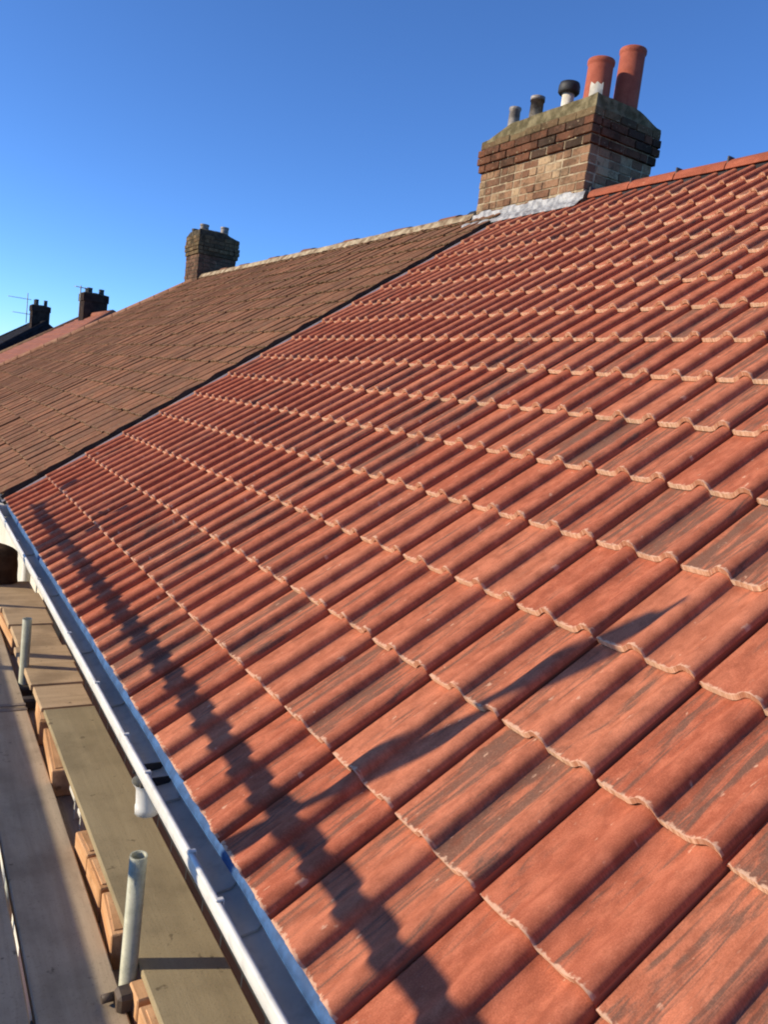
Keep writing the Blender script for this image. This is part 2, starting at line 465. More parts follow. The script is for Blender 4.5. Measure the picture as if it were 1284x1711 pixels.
def lay(places, variants, parent, mats, name, limit=300, restname='distant_tiles'):
    """the largest in the picture as objects of their own, the rest joined"""
    places.sort(key=lambda p: -p[0])
    rest = MB(); rest.uv = []
    for i, (a, M, vi) in enumerate(places):
        me, mb = variants[vi]
        if i < limit and a > 0:
            link(name, me, parent, M)
        else:
            k = len(rest.v)
            rest.v += [tuple(M @ Vector(v)) for v in mb.v]
            rest.f += [tuple(k + j for j in f) for f in mb.f]; rest.m += mb.m; rest.sm += mb.sm; rest.uv += mb.uv
    if rest.f:
        o = rest.build(restname, mats, parent); o['kind'] = 'stuff'
        return o

STEP = .021
new_mats = [M_TILE, M_EDGE]
TV = [tile_mesh('roof_tile', new_mats, .0300, .40, STEP / G, .0172, (.0008, .0020, .0012, .0028, .0010, .0014)[s], s) for s in range(6)]
TE = [tile_mesh('roof_tile_cut', new_mats, .0300, .40, STEP / G, .0172, .0016, s + 20, ymax=Y_VERGE - (Y_JOINT + 17 * .3)) for s in range(2)]
places = []
rnd = random.Random(3)
for k in range(16):
    for j in range(-14, 18):
        J = Matrix.Translation((k * G + (rnd.random() - .5) * .004 - (.006 if k == 0 else 0), Y_JOINT + j * .3 + (rnd.random() - .5) * .0016, (rnd.random() - .5) * .002))
        J = J @ Matrix.Rotation((rnd.random() - .5) * .006, 4, 'Z') @ Matrix.Rotation((rnd.random() - .5) * .006, 4, 'Y') @ Matrix.Rotation((rnd.random() - .5) * .008, 4, 'X')
        M = ROOF_M @ J
        if k == 15: M = M @ Matrix.Diagonal((.86, 1, 1, 1))
        places.append((area_in_view(M, .3, G), M, 6 + rnd.randrange(2) if j == 17 else rnd.randrange(6)))
lay(places, TV + TE, new_roof, new_mats, 'roof_tile', 300, 'remaining_tiles')

# ridge tiles
def ridge_mesh(L, r, th=.014, n=14, squash=.86):
    b = MB()
    def ring(rr, y): return [(rr * math.cos(a), y, rr * squash * math.sin(a)) for a in [math.pi * i / n for i in range(n + 1)]]
    b.quadgrid([ring(r, 0), ring(r, L)], 0, True)
    b.quadgrid([ring(r - th, L), ring(r - th, 0)], 0, True)
    b.quadgrid([ring(r - th, 0), ring(r, 0)], 0); b.quadgrid([ring(r, L), ring(r - th, L)], 0)
    for s in (0, n):
        q = [ring(r, 0)[s], ring(r, L)[s], ring(r - th, L)[s], ring(r - th, 0)[s]]
        k = len(b.v); b.v += q; b.face((k, k + 1, k + 2, k + 3))
    b.uv = [(.12 + p[1] * .4, p[0]) for p in b.v]
    return b.mesh('ridge_tile', [M_RIDGE])
RM = ridge_mesh(.44, .105)
y = 5.33
i = 0
while y - .45 > -3.4:
    y -= .45
    link('ridge_tile', RM, new_roof, Matrix.Translation((XR, y, ZR - .052 + .003 * math.sin(i * 2.1))) @ Matrix.Rotation((i % 3 - 1) * .006, 4, 'X'))
    b = MB(); b.box(XR - .085, XR - .02, y + .435, y + .452, ZR - .03, ZR + .043, ch=.004); b.build('ridge_clip', M_DARKGRP, new_roof)
    i += 1
b = MB(); b.box(XR - .085, XR + .085, -3.4, 5.30, ZR - .12, ZR - .05); b.build('ridge_batten', M_UNDER, new_roof)

# bonding gutter between the two roofs
b = MB()
pr = [(-.012, .002), (-.004, .012), (.012, .010), (.016, -.03), (.06, -.035), (.085, -.03)]
rows = [[roof(u, Y_VERGE + 0.004 + a, h) for a, h in pr] for u in (-.03, XR / CT - .05)]
b.quadgrid(rows, 0); b.m = [1 if i < 2 else 0 for i in range(len(b.f))]
b.build('valley_trough', [M_DARKGRP, M_GREYLIP], house)

# ------------------------------------------------------------------ neighbour: old roof with a hip end
nb = thing('brick_house', (4.3, 12.5, 0), 'neighbouring house with weathered brown tiled roof and hipped far end', 'house')
Y_N0 = 6.45
Y_HIP = 16.15
HIP_R = .80
def hip_y(x): return Y_HIP + (XR - x) * HIP_R
b = MB(); b.box(.30, 8.37, 6.364, hip_y(.3) - .05, 0, 4.9); b.build('wall', M_RENDER, nb)
b = MB(); b.box(.048, .07, 6.39, hip_y(.05), 4.72, 4.92); b.build('fascia', M_FASCIA, nb)
b = MB()
nz = .0
def np_(x, y): return (x, y, Z0 + (x if x <= XR else 2 * XR - x) * math.tan(TH) + nz)
A = [np_(0, 6.40), np_(XR, 6.40), np_(XR, Y_HIP), np_(0, hip_y(0))]
B = [np_(2 * XR, 6.40), np_(2 * XR, hip_y(0))]
b.v = A + B
b.face((0, 1, 2, 3)); b.face((1, 4, 5, 2)); b.face((3, 2, 5)); b.face((0, 3, 5, 4))
old_roof = b.build('roof', [M_OLD], nb)
old_mats = [M_OLD, M_OLDEDGE]
def old_prof(seed):
    r = random.Random(seed)
    P = []
    for i in range(9):
        t = i / 8
        P.append((.003 + .246 * t, (.013 * math.exp(-((t - .1) / .11) ** 2) + .011 * math.exp(-((t - .55) / .11) ** 2)) + (r.random() - .5) * .003))
    return P
OG, OW = .30, .252
OV = [tile_mesh('weathered_roof_tile', old_mats, 0, .34, .016 / OG, .013, .006, s, prof=old_prof(s)) for s in range(8)]
places = []
rnd = random.Random(11)
for k in range(18):
    for j in range(52):
        u = k * OG - .01; yy = Y_N0 + j * OW + (.126 if False else 0)
        x = u * CT
        if u + OG > XR / CT + .1: continue
        if yy + OW > hip_y(x) + .1: continue
        sag = -.018 * math.sin(math.pi * min(1, u / 5.2)) + .008 * noise.noise((u * .7, yy * .5, 1))
        J = Matrix.Translation((u + (rnd.random() - .5) * .020, yy + (rnd.random() - .5) * .005, .040 + sag + (rnd.random() - .5) * .007))
        J = J @ Matrix.Rotation((rnd.random() - .5) * .012, 4, 'Z') @ Matrix.Rotation((rnd.random() - .5) * .012, 4, 'Y') @ Matrix.Rotation((rnd.random() - .5) * .012, 4, 'X')
        M = ROOF_M @ J
        places.append((area_in_view(M, OW, OG), M, rnd.randrange(8)))
lay(places, OV, old_roof, old_mats, 'weathered_roof_tile', 300, 'remaining_weathered_tiles')
def recolor(me, m):
    c = me.copy(); c.materials.clear(); c.materials.append(m); return c
RM_OLD = recolor(ridge_mesh(.31, .115), M_OLD)
RM_HIP = recolor(ridge_mesh(.31, .10), m_tile('hip_tile_clay', (.30, .14, .08), (.36, .20, .12), (.15, .10, .07), (.45, .30, .18), .55, .7, .3))
y = 6.96
i = 0
while y < Y_HIP - .1:
    m = RM if i in (18,) else RM_OLD
    link('ridge_tile', RM_OLD if i != 19 else RM_HIP, old_roof, Matrix.Translation((XR, y, ZR - .035 + .010 * math.sin(i * 1.7) * 1.4)) @ Matrix.Rotation(.03 * math.sin(i * 3.3), 4, 'X') @ Matrix.Rotation(.03 * math.sin(i * 2.3), 4, 'Z'))
    y += .325; i += 1
# pale bedding under the ridge tiles
b = MB(); rows = [[], [], []]
for i in range(0, 150):
    y = 6.92 + i * (Y_HIP - 6.92) / 149
    j = noise.noise((y * 7, 3, 0)) * .012; k = noise.noise((y * 13, 9, 0)) * .012
    rows[0].append((XR - .09, y, ZR + .035)); rows[1].append((XR - .120 + j, y, ZR + .015 + k * .5)); rows[2].append((XR - .165 + k * 1.5, y, ZR - .055 + j))
b.quadgrid(rows, 0, True); b.build('ridge_bedding', M_PALEBED, nb)
h0 = Vector((XR, Y_HIP, ZR - .02)); h1 = Vector((0.0, hip_y(0), Z0 + .02))
hd = (h1 - h0); HL = hd.length; hd.normalize()
hq = hd.to_track_quat('Y', 'Z').to_matrix().to_4x4()
t = 0.05
while t < HL - .1:
    link('hip_tile', RM_HIP, old_roof, Matrix.Translation(h0 + hd * t + Vector((0, 0, -.01))) @ hq)
    t += .325
b = MB(); b.tube((XR - .02, 6.905, ZR - .02), (XR - .02, 7.05, ZR - .02), .10, 14); b.build('ridge_end_cap', M_BLACK, nb)

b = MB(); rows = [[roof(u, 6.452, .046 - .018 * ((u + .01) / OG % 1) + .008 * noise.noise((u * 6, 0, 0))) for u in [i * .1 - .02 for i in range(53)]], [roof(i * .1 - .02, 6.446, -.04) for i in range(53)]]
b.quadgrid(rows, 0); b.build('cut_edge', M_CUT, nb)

# ------------------------------------------------------------------ chimneys
BR_L = {}
def brick_mesh(L, m):
    key = (round(L, 3), m.name)
    if key not in BR_L:
        b = MB(); b.box(0, .1025, 0, L, 0, .0645, ch=.004); BR_L[key] = b.mesh('brick', m)
    return BR_L[key]

def chimney(name, label, X0, X1, Y0, Y1, Zb, Zc, Zt, corner, bricks=True, core=M_MORTAR, body=None, caps=2):
    t = thing(name, (X0, Y0, Zb - .3), label, 'chimney', 'brick chimney stacks along the row of roofs')
    CH = .075
    n_low = max(1, round((Zc - Zb + .3) / CH))
    z = Zc - n_low * CH
    n_top = max(3, round((Zt - .04 - Zc) / CH))
    courses = []
    for c in range(n_low): courses.append((z + c * CH, 0.0, 0))
    prj = [.022, .040, .040] + [.026] * 10
    for c in range(n_top): courses.append((Zc + c * CH, prj[c], 1 if c < 3 else 2))
    b = MB(); b.box(X0 + .008, X1 - .008, Y0 + .008, Y1 - .008, z, Zc + .001)
    b.box(X0 - .012, X1 + .012, Y0 - .012, Y1 + .012, Zc + .006, Zc + n_top * CH - .008)
    b.build('mortar_core', core, t)
    ztop = Zc + n_top * CH
    if bricks:
        rnd = random.Random(int(X0 * 100 + Y0 * 10))
        for ci, (zz, p, kind) in enumerate(courses):
            m = (M_BRICKLOW, M_BRICKTOP, M_BRICKCAP)[kind] if bricks != 'plain' else (M_BRICKSHADE, M_BRICKCAP, M_BRICKCAP)[kind]
            x0, x1, y0, y1 = X0 - p, X1 + p, Y0 - p, Y1 + p
            off = ci % 2
            def run(a0, a1):
                n = max(1, round((a1 - a0) / .225)); s = (a1 - a0) / n
                cuts = [a0 + s * i for i in range(n + 1)] if not off else [a0] + [a0 + s * (i + .5) for i in range(n)] + [a1]
                if kind == 0 and bricks != 'plain':   # worn lower face reads as short pieces
                    out = [cuts[0]]
                    for a in cuts[1:]:
                        if a - out[-1] > .16 and rnd.random() < .45: out.append((out[-1] + a) / 2)
                        out.append(a)
                    cuts = out
                return cuts
            def put(M, L):
                M = M @ Matrix.Translation(((rnd.random() - .35) * .012, 0, (rnd.random() - .5) * .003))
                link('brick', brick_mesh(round(L, 2), m), t, M)
            cy = run(y0, y1)
            for a, c_ in zip(cy, cy[1:]):
                L = round(c_ - a - .010, 2)
                if L < .03: continue
                put(Matrix.Translation((x0, a + .005, zz + .005)), L)
                put(Matrix.Translation((x1, a + .005 + L, zz + .005)) @ Matrix.Rotation(math.pi, 4, 'Z'), L)
            cx = run(x0 + .1125, x1 - .1125)
            for a, c_ in zip(cx, cx[1:]):
                L = round(c_ - a - .010, 2)
                if L < .03: continue
                put(Matrix.Translation((a + .005 + L, y0, zz + .005)) @ Matrix.Rotation(math.pi / 2, 4, 'Z'), L)
                put(Matrix.Translation((a + .005, y1, zz + .005)) @ Matrix.Rotation(-math.pi / 2, 4, 'Z'), L)
    else:
        b = MB(); b.box(X0, X1, Y0, Y1, z, Zc); b.box(X0 - .03, X1 + .03, Y0 - .03, Y1 + .03, Zc, ztop)
        b.build('brickwork', body or M_FARSHADE, t)
    # flaunching : corner = heights at (x0y0, x0y1, x1y0, x1y1) above ztop
    b = MB(); N = 14; rows = []
    p = -.012
    for i in range(N + 1):
        row = []
        for j in range(N + 1):
            fx, fy = i / N, j / N
            x = X0 - .02 + (X1 - X0 + .04) * fx; y = Y0 - .02 + (Y1 - Y0 + .04) * fy
            S = lambda v: (lambda q: q * q * (3 - 2 * q))(max(0, min(1, v)))
            h = corner[0] * (1 - corner[1] * S((fy - .68) / .32)) * (1 - corner[2] * S((fx - .6) / .4))
            ed = min(min(fx, 1 - fx) * (X1 - X0), min(fy, 1 - fy) * (Y1 - Y0))
            h += corner[3] * min(1, ed / .22)
            h += noise.noise((x * 9, y * 9, 0)) * .014
            if i in (0, N) or j in (0, N):
                h *= .9
            row.append((x, y, ztop + max(h, .004)))
        rows.append(row)
    b.quadgrid(rows, 0, True)
    def skirt(pts):
        b.quadgrid([pts, [(q[0], q[1], ztop - .02) for q in pts]], 0)
    skirt(rows[0]); skirt(list(reversed(rows[-1]))); skirt([r[0] for r in reversed(rows)]); skirt([r[-1] for r in rows])
    b.build('flaunching', M_MOSSMORTAR if bricks is True else M_SHADEMORTAR, t)
    return t, ztop

ch1, zt1 = chimney('chimney_stack', 'large brick chimney with two terracotta pots at the junction of both roofs', 4.22, 4.99, 5.37, 6.90, 8.03, 8.435, 8.80, (.105, .95, .9, .045))
def pot(parent, x, y, z0, z1, r, rim, m=M_POT, name='chimney_pot'):
    b = MB()
    b.lathe((x, y), [(r * 1.04, z0), (r * 1.0, z0 + .1), (r * .97, z1 - rim * 1.6), (r * .98, z1 - rim * 1.3), (r * 1.055, z1 - rim), (r * 1.06, z1 - .008), (r * 1.02, z1), (r * .86, z1), (r * .84, z1 - .06), (r * .8, z0 + .03)])
    return b.build(name, m, parent)
pot(ch1, 4.72, 5.55, 8.72, 9.385, .112, .035)
p2 = pot(ch1, 4.40, 5.585, 8.78, 9.205, .112, .035)
b = MB()
rows = []
for i in range(7):
    a = R(196 + i * 9)
    rows.append([(4.40 + rr * math.cos(a), 5.585 + rr * math.sin(a), 8.86 + h) for rr, h in ((.116, .0), (.124, .01 + .004 * (i % 2)), (.122, .10), (.115, .135 - .012 * (i % 3)))])
b.quadgrid(rows, 0, True); b.build('cement_patch', M_CREAM, p2)
b = MB(); b.lathe((4.40, 5.955), [(.055, 8.78), (.055, 9.07), (.05, 9.07), (.045, 8.8)]); q = b.build('vent_pipe', M_CREAM, ch1)
b = MB(); b.lathe((4.40, 5.955), [(.0, 9.02), (.085, 9.02), (.098, 9.035), (.098, 9.085), (.088, 9.115), (.0, 9.12)]); b.build('vent_cap', M_BLACK, q)
b = MB(); b.lathe((4.40, 6.385), [(.066, 8.78), (.062, 9.07), (.070, 9.06), (.070, 9.10), (.05, 9.105), (.048, 9.0)]); b.build('flue_stub', M_STUB, ch1)
b = MB(); b.lathe((4.40, 6.715), [(.058, 8.78), (.055, 9.05), (.062, 9.06), (.06, 9.08), (.03, 9.09), (.0, 9.092)]); b.build('flue_stub', M_STUB, ch1)
# lead flashing at the foot of the chimney
b = MB(); rows = []
prof = [(4.212, 8.045), (4.204, 8.028), (4.204, 8.0), (4.198, 7.975)]
for i in range(61):
    y = 5.33 + (6.93 - 5.33) * i / 60
    row = []
    top = .0 + .018 * (1 if (i // 7) % 2 else -1) * .4 + noise.noise((y * 5, 1, 1)) * .012
    for k, (x, z) in enumerate(prof):
        row.append((x - abs(noise.noise((y * 11, z * 14, 0))) * .014, y, z + (top if k < 2 else 0) + noise.noise((y * 8, k, 5)) * .006))
    for s in (.02, .045, .07, .09, .11):
        q = roof((4.19 / CT) - s, y, .028 + .012 * math.sin(y / .15 * 2 * math.pi + 1.2) * min(1, s / .07) + noise.noise((y * 14, s * 12, 2)) * .008)
        if s == .11: q = roof((4.19 / CT) - s + noise.noise((y * 6, 0, 4)) * .02, y, .016)
        row.append(tuple(q))
    rows.append(row)
b.quadgrid(rows, 0, True); b.build('lead_flashing', M_LEAD, ch1)

ch2, zt2 = chimney('chimney_stack', 'squat dark chimney on the ridge where the weathered roof starts to slope away', 4.13, 4.90, 15.78, 16.60, 7.85, 8.44, 8.82, (.09, .8, .95, .05), bricks='plain', core=M_SHADEMORTAR)
for (x, y, z, r) in ((4.26, 15.98, 9.03, .085), (4.20, 16.35, 8.97, .07), (4.67, 15.98, 9.06, .08), (4.52, 16.3, 8.98, .06)):
    pot(ch2, x, y, 8.72, z, r, .03, M_STUB if r > .075 else M_BLACK)

# ------------------------------------------------------------------ houses farther down the row
def hip_house(label, y0, y1, rz, ry0, ry1, mroof, mwall):
    t = thing('brick_house', (4.3, (y0 + y1) / 2, 0), label, 'house', 'hipped houses farther down the row')
    ez = rz - 3.03
    b = MB(); b.box(.35, 8.3, y0 + .3, y1 - .3, 0, ez - .02); b.build('wall', mwall, t)
    b = MB()
    b.v = [(0, y0, ez), (XR, ry0, rz), (XR, ry1, rz), (0, y1, ez), (8.67, y0, ez), (8.67, y1, ez)]
    b.face((0, 1, 2, 3)); b.face((1, 4, 5, 2)); b.face((0, 4, 1)); b.face((3, 2, 5)); b.face((0, 3, 5, 4))
    rf = b.build('roof', mroof, t)
    def line(a, c, r, nm, m):
        b = MB(); b.tube(a, c, r, 8); b.build(nm, m, rf)
    line((XR, ry0, rz - .03), (XR, ry1, rz - .03), .11, 'ridge_tile', M_FARTILE if mroof is not M_SLATE else M_SLATE)
    hm = M_OLD if mroof is M_FARTILE else M_SLATE
    line((XR, ry1, rz - .03), (0, y1, ez - .02), .10, 'hip_tile', hm)
    line((XR, ry0, rz - .03), (0, y0, ez - .02), .10, 'hip_tile', M_FARTILE if mroof is M_FARTILE else M_SLATE)
    # tile courses as real steps on the street slope
    for k in range(1, 16):
        f = k / 16
        za = ez + 3.03 * f; xa = XR * f
        b = MB(); ya = y0 + (ry0 - y0) * f + .1; yb = y1 + (ry1 - y1) * f - .1
        b.v = [(xa - .02, ya, za + .012), (xa - .02, yb, za + .012), (xa + .25, yb, za + .181), (xa + .25, ya, za + .181), (xa - .02, ya, za - .03), (xa - .02, yb, za - .03)]
        b.face((0, 3, 2, 1)); b.face((4, 0, 1, 5)); b.build('tile_course', mroof, rf)
    return t
hip_house('red tiled hipped house just beyond the weathered roof', 21.6, 32.3, 7.58, 24.0, 28.2, M_FARTILE, M_WALL)
hip_house('dark slate roofed house at the far left end of the row', 34.8, 46.2, 7.55, 36.5, 42.0, M_SLATE, M_WALL)
ch3, zt3 = chimney('chimney_stack', 'small dark chimney on the red roof beyond the weathered roof', 4.02, 4.72, 26.7, 27.5, 7.5, 7.98, 8.22, (.03, .5, .5, .03), bricks=False, body=M_FARSHADE)
for (x, y) in ((4.2, 26.9), (4.55, 26.9), (4.2, 27.25)): pot(ch3, x, y, 8.15, 8.40, .08, .03, M_BLACK)
ch4, zt4 = chimney('chimney_stack', 'small dark chimney on the far left slate roof', 3.92, 4.62, 37.8, 38.6, 7.4, 8.0, 8.26, (.03, .5, .5, .03), bricks=False, body=M_FARSHADE)
for (x, y) in ((4.1, 38.0), (4.45, 38.0), (4.1, 38.4)): pot(ch4, x, y, 8.2, 8.50, .075, .03, M_BLACK)
def aerial(label, x, y, z, h, arms):
    t = thing('television_aerial', (x, y, z), label, 'aerial')
    b = MB(); b.tube((x, y, z), (x, y, z + h), .018, 8); b.build('mast', M_GALV, t)
    for zz, L, n in arms:
        b = MB(); b.tube((x - L, y - .1, z + zz), (x + .15, y + .02, z + zz), .012, 6)
        for i in range(n):
            q = -L + (L + .1) * i / max(1, n - 1)
            b.tube((x + q, y - .22, z + zz), (x + q, y + .22, z + zz + .02), .008, 6)
        b.build('element_boom', M_GALV, t)
aerial('thin television aerial beside the far left chimney', 3.74, 38.1, 7.45, 1.25, ((1.0, .75, 7), (.38, .55, 5)))
aerial('small television aerial on the left edge of the red roof chimney', 3.93, 26.9, 7.5, .92, ((.86, .16, 3),))

# ------------------------------------------------------------------ gutter
gut = thing('roof_gutter', (-.012, 2, 4.9), 'white plastic half round gutter along the new roof eaves', 'gutter')
GX, GZ, GR = -.012, 4.963, .056
GP = [(-.066, 4.966), (-.067, 4.956), (-.068, 4.946), (-.065, 4.930), (-.055, 4.908), (-.035, 4.891), (-.015, 4.882), (.025, 4.888), (.040, 4.905), (.044, 4.93), (.044, 4.966)]
def wob(y): return .0022 * noise.noise((y * 1.1, 5, 0)), .0022 * noise.noise(((y + 9) * 1.1, 5, 0))
def offs(P, d):
    out = []
    for i, p in enumerate(P):
        a = Vector(P[max(0, i - 1)]); c = Vector(P[min(len(P) - 1, i + 1)]); t = (c - a).normalized()
        out.append((p[0] + t.y * d, p[1] - t.x * d))
    return out
def chan(name, y0, y1, d0, d1, m, ny=2, parent=gut, P=GP):
    b = MB(); ys = [y0 + (y1 - y0) * i / ny for i in range(ny + 1)]
    o = [[(x + wob(y)[0], y, z + wob(y)[1]) for x, z in offs(P, -d1)] for y in ys]
    i = [[(x + wob(y)[0], y, z + wob(y)[1]) for x, z in reversed(offs(P, -d0))] for y in ys]
    b.quadgrid(o, 0, True); b.quadgrid(i, 0, True)
    for rr in ((o[0], i[0]), (o[-1], i[-1])):
        b.quadgrid([rr[0], list(reversed(rr[1]))], 0)
    b.quadgrid([[q[0] for q in o], [q[-1] for q in i]], 0)
    return b.build(name, m, parent)
chan('channel', -3.4, 6.30, -.003, 0, M_PVC, 90)
b = MB()
ys = [-3.4 + i * 9.7 / 90 for i in range(91)]
rows = []
for y in ys:
    wx, wz = wob(y)
    rows.append([(-.067 + .0075 * math.cos(2 * math.pi * k / 10) + wx, y, 4.966 + .0062 * math.sin(2 * math.pi * k / 10) + wz) for k in range(10)])
b.quadgrid(rows, 0, True, True); b.build('front_bead', M_PVC, gut)
def clip(y, o):
    b = MB(); b.box(-.074, -.055, y - .006, y + .006, 4.971, 4.976, ch=.0015); b.box(-.058, -.054, y - .005, y + .005, 4.957, 4.972, ch=.001); b.build('clip', M_PVC, o)
for y in (1.44, 2.72, 3.28, 4.15, 5.05, .5, -.4):
    o = chan('bracket', y, y + .036, .0015, .007, M_PVC); clip(y + .018, o)
o = chan('union', 1.60, 1.70, .001, .0065, M_PVC); clip(1.65, o)
o = chan('running_outlet', 2.03, 2.33, .001, .009, M_PVC)
b = MB(); b.lathe((-.022, 2.17), [(.050, 4.884), (.036, 4.862), (.033, 4.812), (.035, 4.808), (.034, 4.785), (.029, 4.785), (.029, 4.87)]); b.build('outlet_spout', M_PVC, o)
clip(2.055, o); clip(2.305, o)
for yy in (2.12, 2.21):
    b = MB(); b.box(-.060, .03, yy, yy + .006, 4.890, 4.915); b.build('outlet_rim', M_DARKGRP, o)
b = MB(); b.box(-.090, .05, 6.30, 6.312, 4.885, 4.972, ch=.003); b.build('stop_end', M_PVC, gut)

gut2 = thing('roof_gutter', (-.012, 12, 4.9), 'dark gutter along the eaves of the neighbouring weathered roof', 'gutter')
b = MB(); ys = (6.42, 19.5)
GZn = 4.93
b.quadgrid([[(GX + GR * math.cos(R(a)), y, GZn + GR * math.sin(R(a))) for a in range(180, 361, 15)] for y in ys], 0, True)
b.quadgrid([[(GX + (GR - .003) * math.cos(R(a)), y, GZn + (GR - .003) * math.sin(R(a))) for a in range(360, 179, -15)] for y in ys], 0, True)
b.build('channel', M_BLACK, gut2)
b = MB(); b.box(GX - GR - .006, GX + GR, 6.405, 6.42, GZn - .06, GZn + .012, ch=.003); b.build('stop_end', M_PVC, gut2)
b = MB(); b.tube((.22, 6.75, .2), (.22, 6.75, 4.80), .034, 12); b.tube((.22, 6.75, 4.80), (GX, 6.75, GZn - .05), .034, 12); b.build('downpipe', M_PVC, gut2)

# ------------------------------------------------------------------ scaffold
sc = thing('scaffold', (-.7, 2, 0), 'galvanised tube scaffold standing along the eaves beside the gutter', 'scaffold')
TR = .02415
DZ = 4.32            # deck level
def tube(name, p0, p1, m=M_GALV, r_in=None, n=16, r=TR):
    b = MB(); b.tube(p0, p1, r, n, r_in); return b.build(name, m, sc)
tube('standard', (-.066, 2.04, 0), (-.072, 2.04, 4.735), r_in=.0205, n=24)
tube('standard', (-.064, 4.48, 0), (-.062, 4.48, 4.672), r_in=.0205, n=24)
tube('standard', (-.062, -.6, 0), (-.062, -.6, 4.70), r_in=.0205)
tube('standard', (-1.402, 2.107, 0), (-1.402, 2.107, 6.65), r_in=.0205)
tube('standard', (-1.402, 5.17, 0), (-1.402, 5.17, 6.05), r_in=.0205)
tube('standard', (-1.402, -.9, 0), (-1.402, -.9, 6.3), r_in=.0205)
RAILZ = 5.668
tube('guard_rail', (-1.30, -2.5, RAILZ), (-1.30, 6.20, RAILZ))
tube('guard_rail', (-1.352, -2.5, RAILZ + .008), (-1.352, 6.05, RAILZ + .008))  # unseen second rail, added to thicken the rail shadow on the tiles
tube('standard', (-1.450, 2.146, 3.4), (-1.450, 2.146, 6.60), r_in=.0205)  # unseen doubled tube, added to widen this post's shadow on the roof
tube('standard', (-1.450, 5.210, 3.4), (-1.450, 5.210, 6.02), r_in=.0205)  # unseen doubled tube, added to broaden the far post's shadow
tube('guard_rail', (-1.30, -2.5, RAILZ - .47), (-1.30, 6.20, RAILZ - .47))
tube('end_rail', (-1.42, 6.12, RAILZ + .05), (-.78, 6.12, RAILZ + .05))
tube('standard', (-1.402, 6.17, 0), (-1.402, 6.17, 5.78), r_in=.0205)
tube('ledger', (-.145, -2.5, DZ - .10), (-.145, 6.7, DZ - .10))
tube('ledger', (-1.30, -2.5, DZ - .10), (-1.30, 6.7, DZ - .10))
for y in (-.55, 1.05, 2.06, 3.35, 4.50, 5.9):
    tube('transom', (-1.45, y, DZ - .065), (.24, y, DZ - .065))
def coupler(x, y, z, rot=0):
    b = MB(); b.box(x - .042, x + .042, y - .030, y + .030, z - .028, z + .028, ch=.01)
    b.tube((x + .03, y - .05, z - .02), (x + .03, y + .055, z - .02), .011, 8); b.tube((x - .04, y + .02, z + .0), (x - .075, y + .02, z + .0), .012, 8)
    b.build('coupler', M_DARKSTEEL, sc)
coupler(-.075, 1.985, DZ + .02); coupler(-.055, 2.00, DZ - .075); coupler(-.060, 4.44, DZ - .04); coupler(-.06, 4.25, DZ - .03)
coupler(-1.41, 5.22, 5.95); coupler(-1.42, 5.12, 5.86); coupler(-1.42, 2.15, 5.3)
for y in (2.107, 5.17, 6.17): coupler(-1.325, y, RAILZ); coupler(-1.325, y, RAILZ - .47)
coupler(-1.0, 6.12, RAILZ + .05)
for h in (0, 1):
    b = MB(); b.box(-1.275, -1.237, -2.5, 6.6, DZ + h * .2255, DZ + .2245 + h * .2255, ch=.003); b.build('toe_board', M_BOARD, sc)

def board(label, x0, x1, y0, y1, z1, th, m, cat='board', group=None, name='scaffold_board', bands=False, warp=.003):
    b = MB(); N = 18 if (y1 - y0) > 1 else 4
    along_y = (y1 - y0) >= (x1 - x0)
    sd = random.random() * 50
    rows_t = []
    for i in range(N + 1):
        f = i / N
        if along_y:
            y = y0 + (y1 - y0) * f; a = noise.noise((sd, y * 1.3, 0)) * warp; e = noise.noise((sd, y * 5, 3)) * .002
            rows_t.append([(x0 + e, y, z1 - th + a), (x0 + e, y, z1 - .003 + a), (x0 + .004 + e, y, z1 + a), (x1 - .004 - e, y, z1 + a), (x1 - e, y, z1 - .003 + a), (x1 - e, y, z1 - th + a)])
        else:
            x = x0 + (x1 - x0) * f; a = noise.noise((sd, x * 1.3, 0)) * warp; e = noise.noise((sd, x * 5, 3)) * .002
            rows_t.append([(x, y1 - e, z1 - th + a), (x, y1 - e, z1 - .003 + a), (x, y1 - .004 - e, z1 + a), (x, y0 + .004 + e, z1 + a), (x, y0 + e, z1 - .003 + a), (x, y0 + e, z1 - th + a)])
    b.quadgrid(rows_t, 0, False, True)
    k = len(b.v) - 6
    b.face([0, 1, 2, 3, 4, 5]); b.face([k + q for q in (5, 4, 3, 2, 1, 0)])
    me = b.mesh(name, m); recalc(me)
    # origin at the board's middle
    c = Vector(((x0 + x1) / 2, (y0 + y1) / 2, z1 - th))
    me.transform(Matrix.Translation(-c))
    o = link(name, me); o.location = c
    if along_y and th > .03 and z1 > DZ - .01:
        for ye in (y0, y1):
            b = MB(); sg = 1 if ye == y0 else -1
            ya, yb = sorted((ye + sg * .012 - c.y, ye + sg * .040 - c.y))
            b.box(x0 - .0015 - c.x, x1 + .0015 - c.x, ya, yb, -.001, th + .0035 + warp * .5, ch=.001)
            q = b.build('end_band', M_BAND); q.parent = o
    return tag(o, label, cat, group)
GB = 'scaffold boards of the walkway'
ord_ = ['closest to the short inner poles, its edge in sun', 'second out from the short inner poles, in shade', 'third out from the short inner poles', 'fourth out from the short inner poles', 'outermost beside the toe boards']
for i in range(5):
    x1 = -.089 - i * .240
    board('weathered walkway board ' + ord_[i] + ', near length', x1 - .226, x1, -1.2 + .1 * (i % 2), 4.12 - .03 * (i % 2), DZ, .038, M_BOARD, group=GB)
    board('weathered walkway board ' + ord_[i] + ', far length', x1 - .226, x1, 4.135 - .03 * (i % 2), 6.75, DZ - .002, .038, M_BOARD, group=GB)
IZ = 4.40
board('long dusty olive brown board under the gutter with one pole shadow across it', -.045, .190, -1.2, 3.88, IZ, .020, M_SHEET, warp=.002)
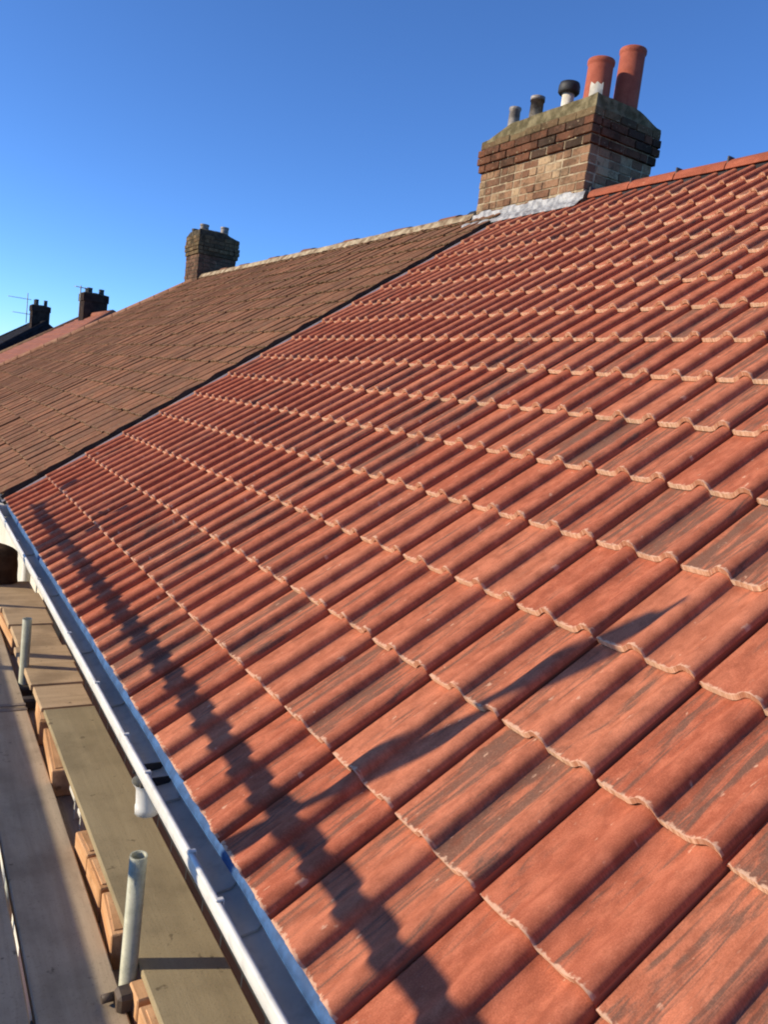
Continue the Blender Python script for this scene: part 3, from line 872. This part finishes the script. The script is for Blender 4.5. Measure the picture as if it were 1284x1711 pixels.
ys = [3.905, 4.20, 4.51, 4.82, 5.23, 5.60, 5.98, 6.32]
nm = ['nearest to the long dusty board', 'second from the long dusty board', 'third from the long dusty board', 'fourth from the long dusty board', 'fifth from the long dusty board', 'sixth from the long dusty board', 'farthest, beside the brown sack']
for i in range(7):
    board('short tan timber board laid crosswise under the gutter, ' + nm[i], -.052 - .012 * (i % 3), .188 + .01 * ((i * 7) % 3), ys[i] + .006, ys[i + 1] - .006, IZ + .004 * ((i * 5) % 3) - .004, .030, M_BOARDX, group='short crosswise boards', warp=.001)

board('added inner board low down beneath the timber blocks', -.080, .20, 2.12, 6.6, 4.252, .038, M_BOARD)  # added below the blocks so the gap stays dark
board('added inner board low down under the long dusty board in front', -.080, .20, -1.2, 1.98, 4.252, .038, M_BOARD)  # added to close off the sunlit wall below and keep the gap dark
GT = 'sawn timber blocks propping up the inner boards'
blk = [(3.80, 4.06, 4.254, 4.372, 'small orange timber block below the far end of the long dusty board'),
       (3.30, 3.735, 4.254, 4.372, 'longest orange timber block under the long dusty board edge'),
       (2.655, 2.82, 4.254, 4.374, 'orange timber block, third before the short pole in front'),
       (2.445, 2.635, 4.254, 4.376, 'orange timber block, second before the short pole in front'),
       (2.205, 2.425, 4.254, 4.374, 'orange timber block right behind the short pole in front'),
       (1.925, 2.005, 4.270, 4.376, 'stubby orange timber block at the foot of the short pole in front'),
       (1.70, 1.905, 4.254, 4.374, 'orange timber block at the bottom picture edge beside the long dusty board'),
       (5.10, 5.76, 4.254, 4.362, 'orange timber block under the crosswise boards near the far pole')]
for (a, c, z0, z1, lab) in blk:
    b = MB(); b.box(-.072 + random.uniform(-.006, .006), .12, a, c, z0, z1, ch=.004)
    if c - a > .15:
        b.box(-.060, .10, a + .02, c - .02, z1 - .001, z1 + .004, ch=.001)
    me = b.mesh('timber_block', M_FRESH); cc = Vector((0, (a + c) / 2, z0)); me.transform(Matrix.Translation(-cc))
    o = link('timber_block', me); o.location = cc; o.rotation_euler.z = random.uniform(-.09, .09); o.rotation_euler.y = random.uniform(-.03, .03)
    tag(o, lab, 'timber block', GT)

# white plastic offcuts in the gap
for (y, L, z, lab) in ((3.10, .11, 4.33, 'longer white plastic scrap in the dark gap between timber blocks'), (2.98, .05, 4.325, 'small white plastic scrap in the dark gap between timber blocks')):
    b = MB(); b.box(-.035, -.005, y, y + L, z, z + .022, ch=.004); b.box(-.03, .0, y + .01, y + .02, z - .095, z, ch=.002)
    o = b.build('plastic_scrap', M_PVC); tag(o, lab, 'plastic scrap', 'plastic scraps')

# brown sack on the far boards
b = MB(); rows = []
for i in range(15):
    f = i / 14; z = IZ + .27 * f
    rr = 1.0 - .10 * f - (.55 * max(0, (f - .72) / .28) ** 2)
    row = []
    for k in range(28):
        a = 2 * math.pi * k / 28
        q = 1 + .07 * noise.noise((math.cos(a) * 1.6, math.sin(a) * 1.6, f * 3))
        cx, sy = math.cos(a), math.sin(a)
        e = 1 / (abs(cx) ** 3.4 + abs(sy) ** 3.4) ** (1 / 3.4)
        row.append((-.075 + .19 * cx * e * rr * q, 6.36 + .15 * sy * e * rr * q, z + .01 * noise.noise((a, f * 5, 2))))
    rows.append(row)
b.quadgrid(rows, 0, True, True); b.face([len(b.v) - 28 + k for k in range(28)], 0, True); b.face(list(reversed(range(28))))
o = b.build('rubble_sack', M_SACK); tag(o, 'dark brown sack standing on the far scaffold boards at the left edge', 'sack')
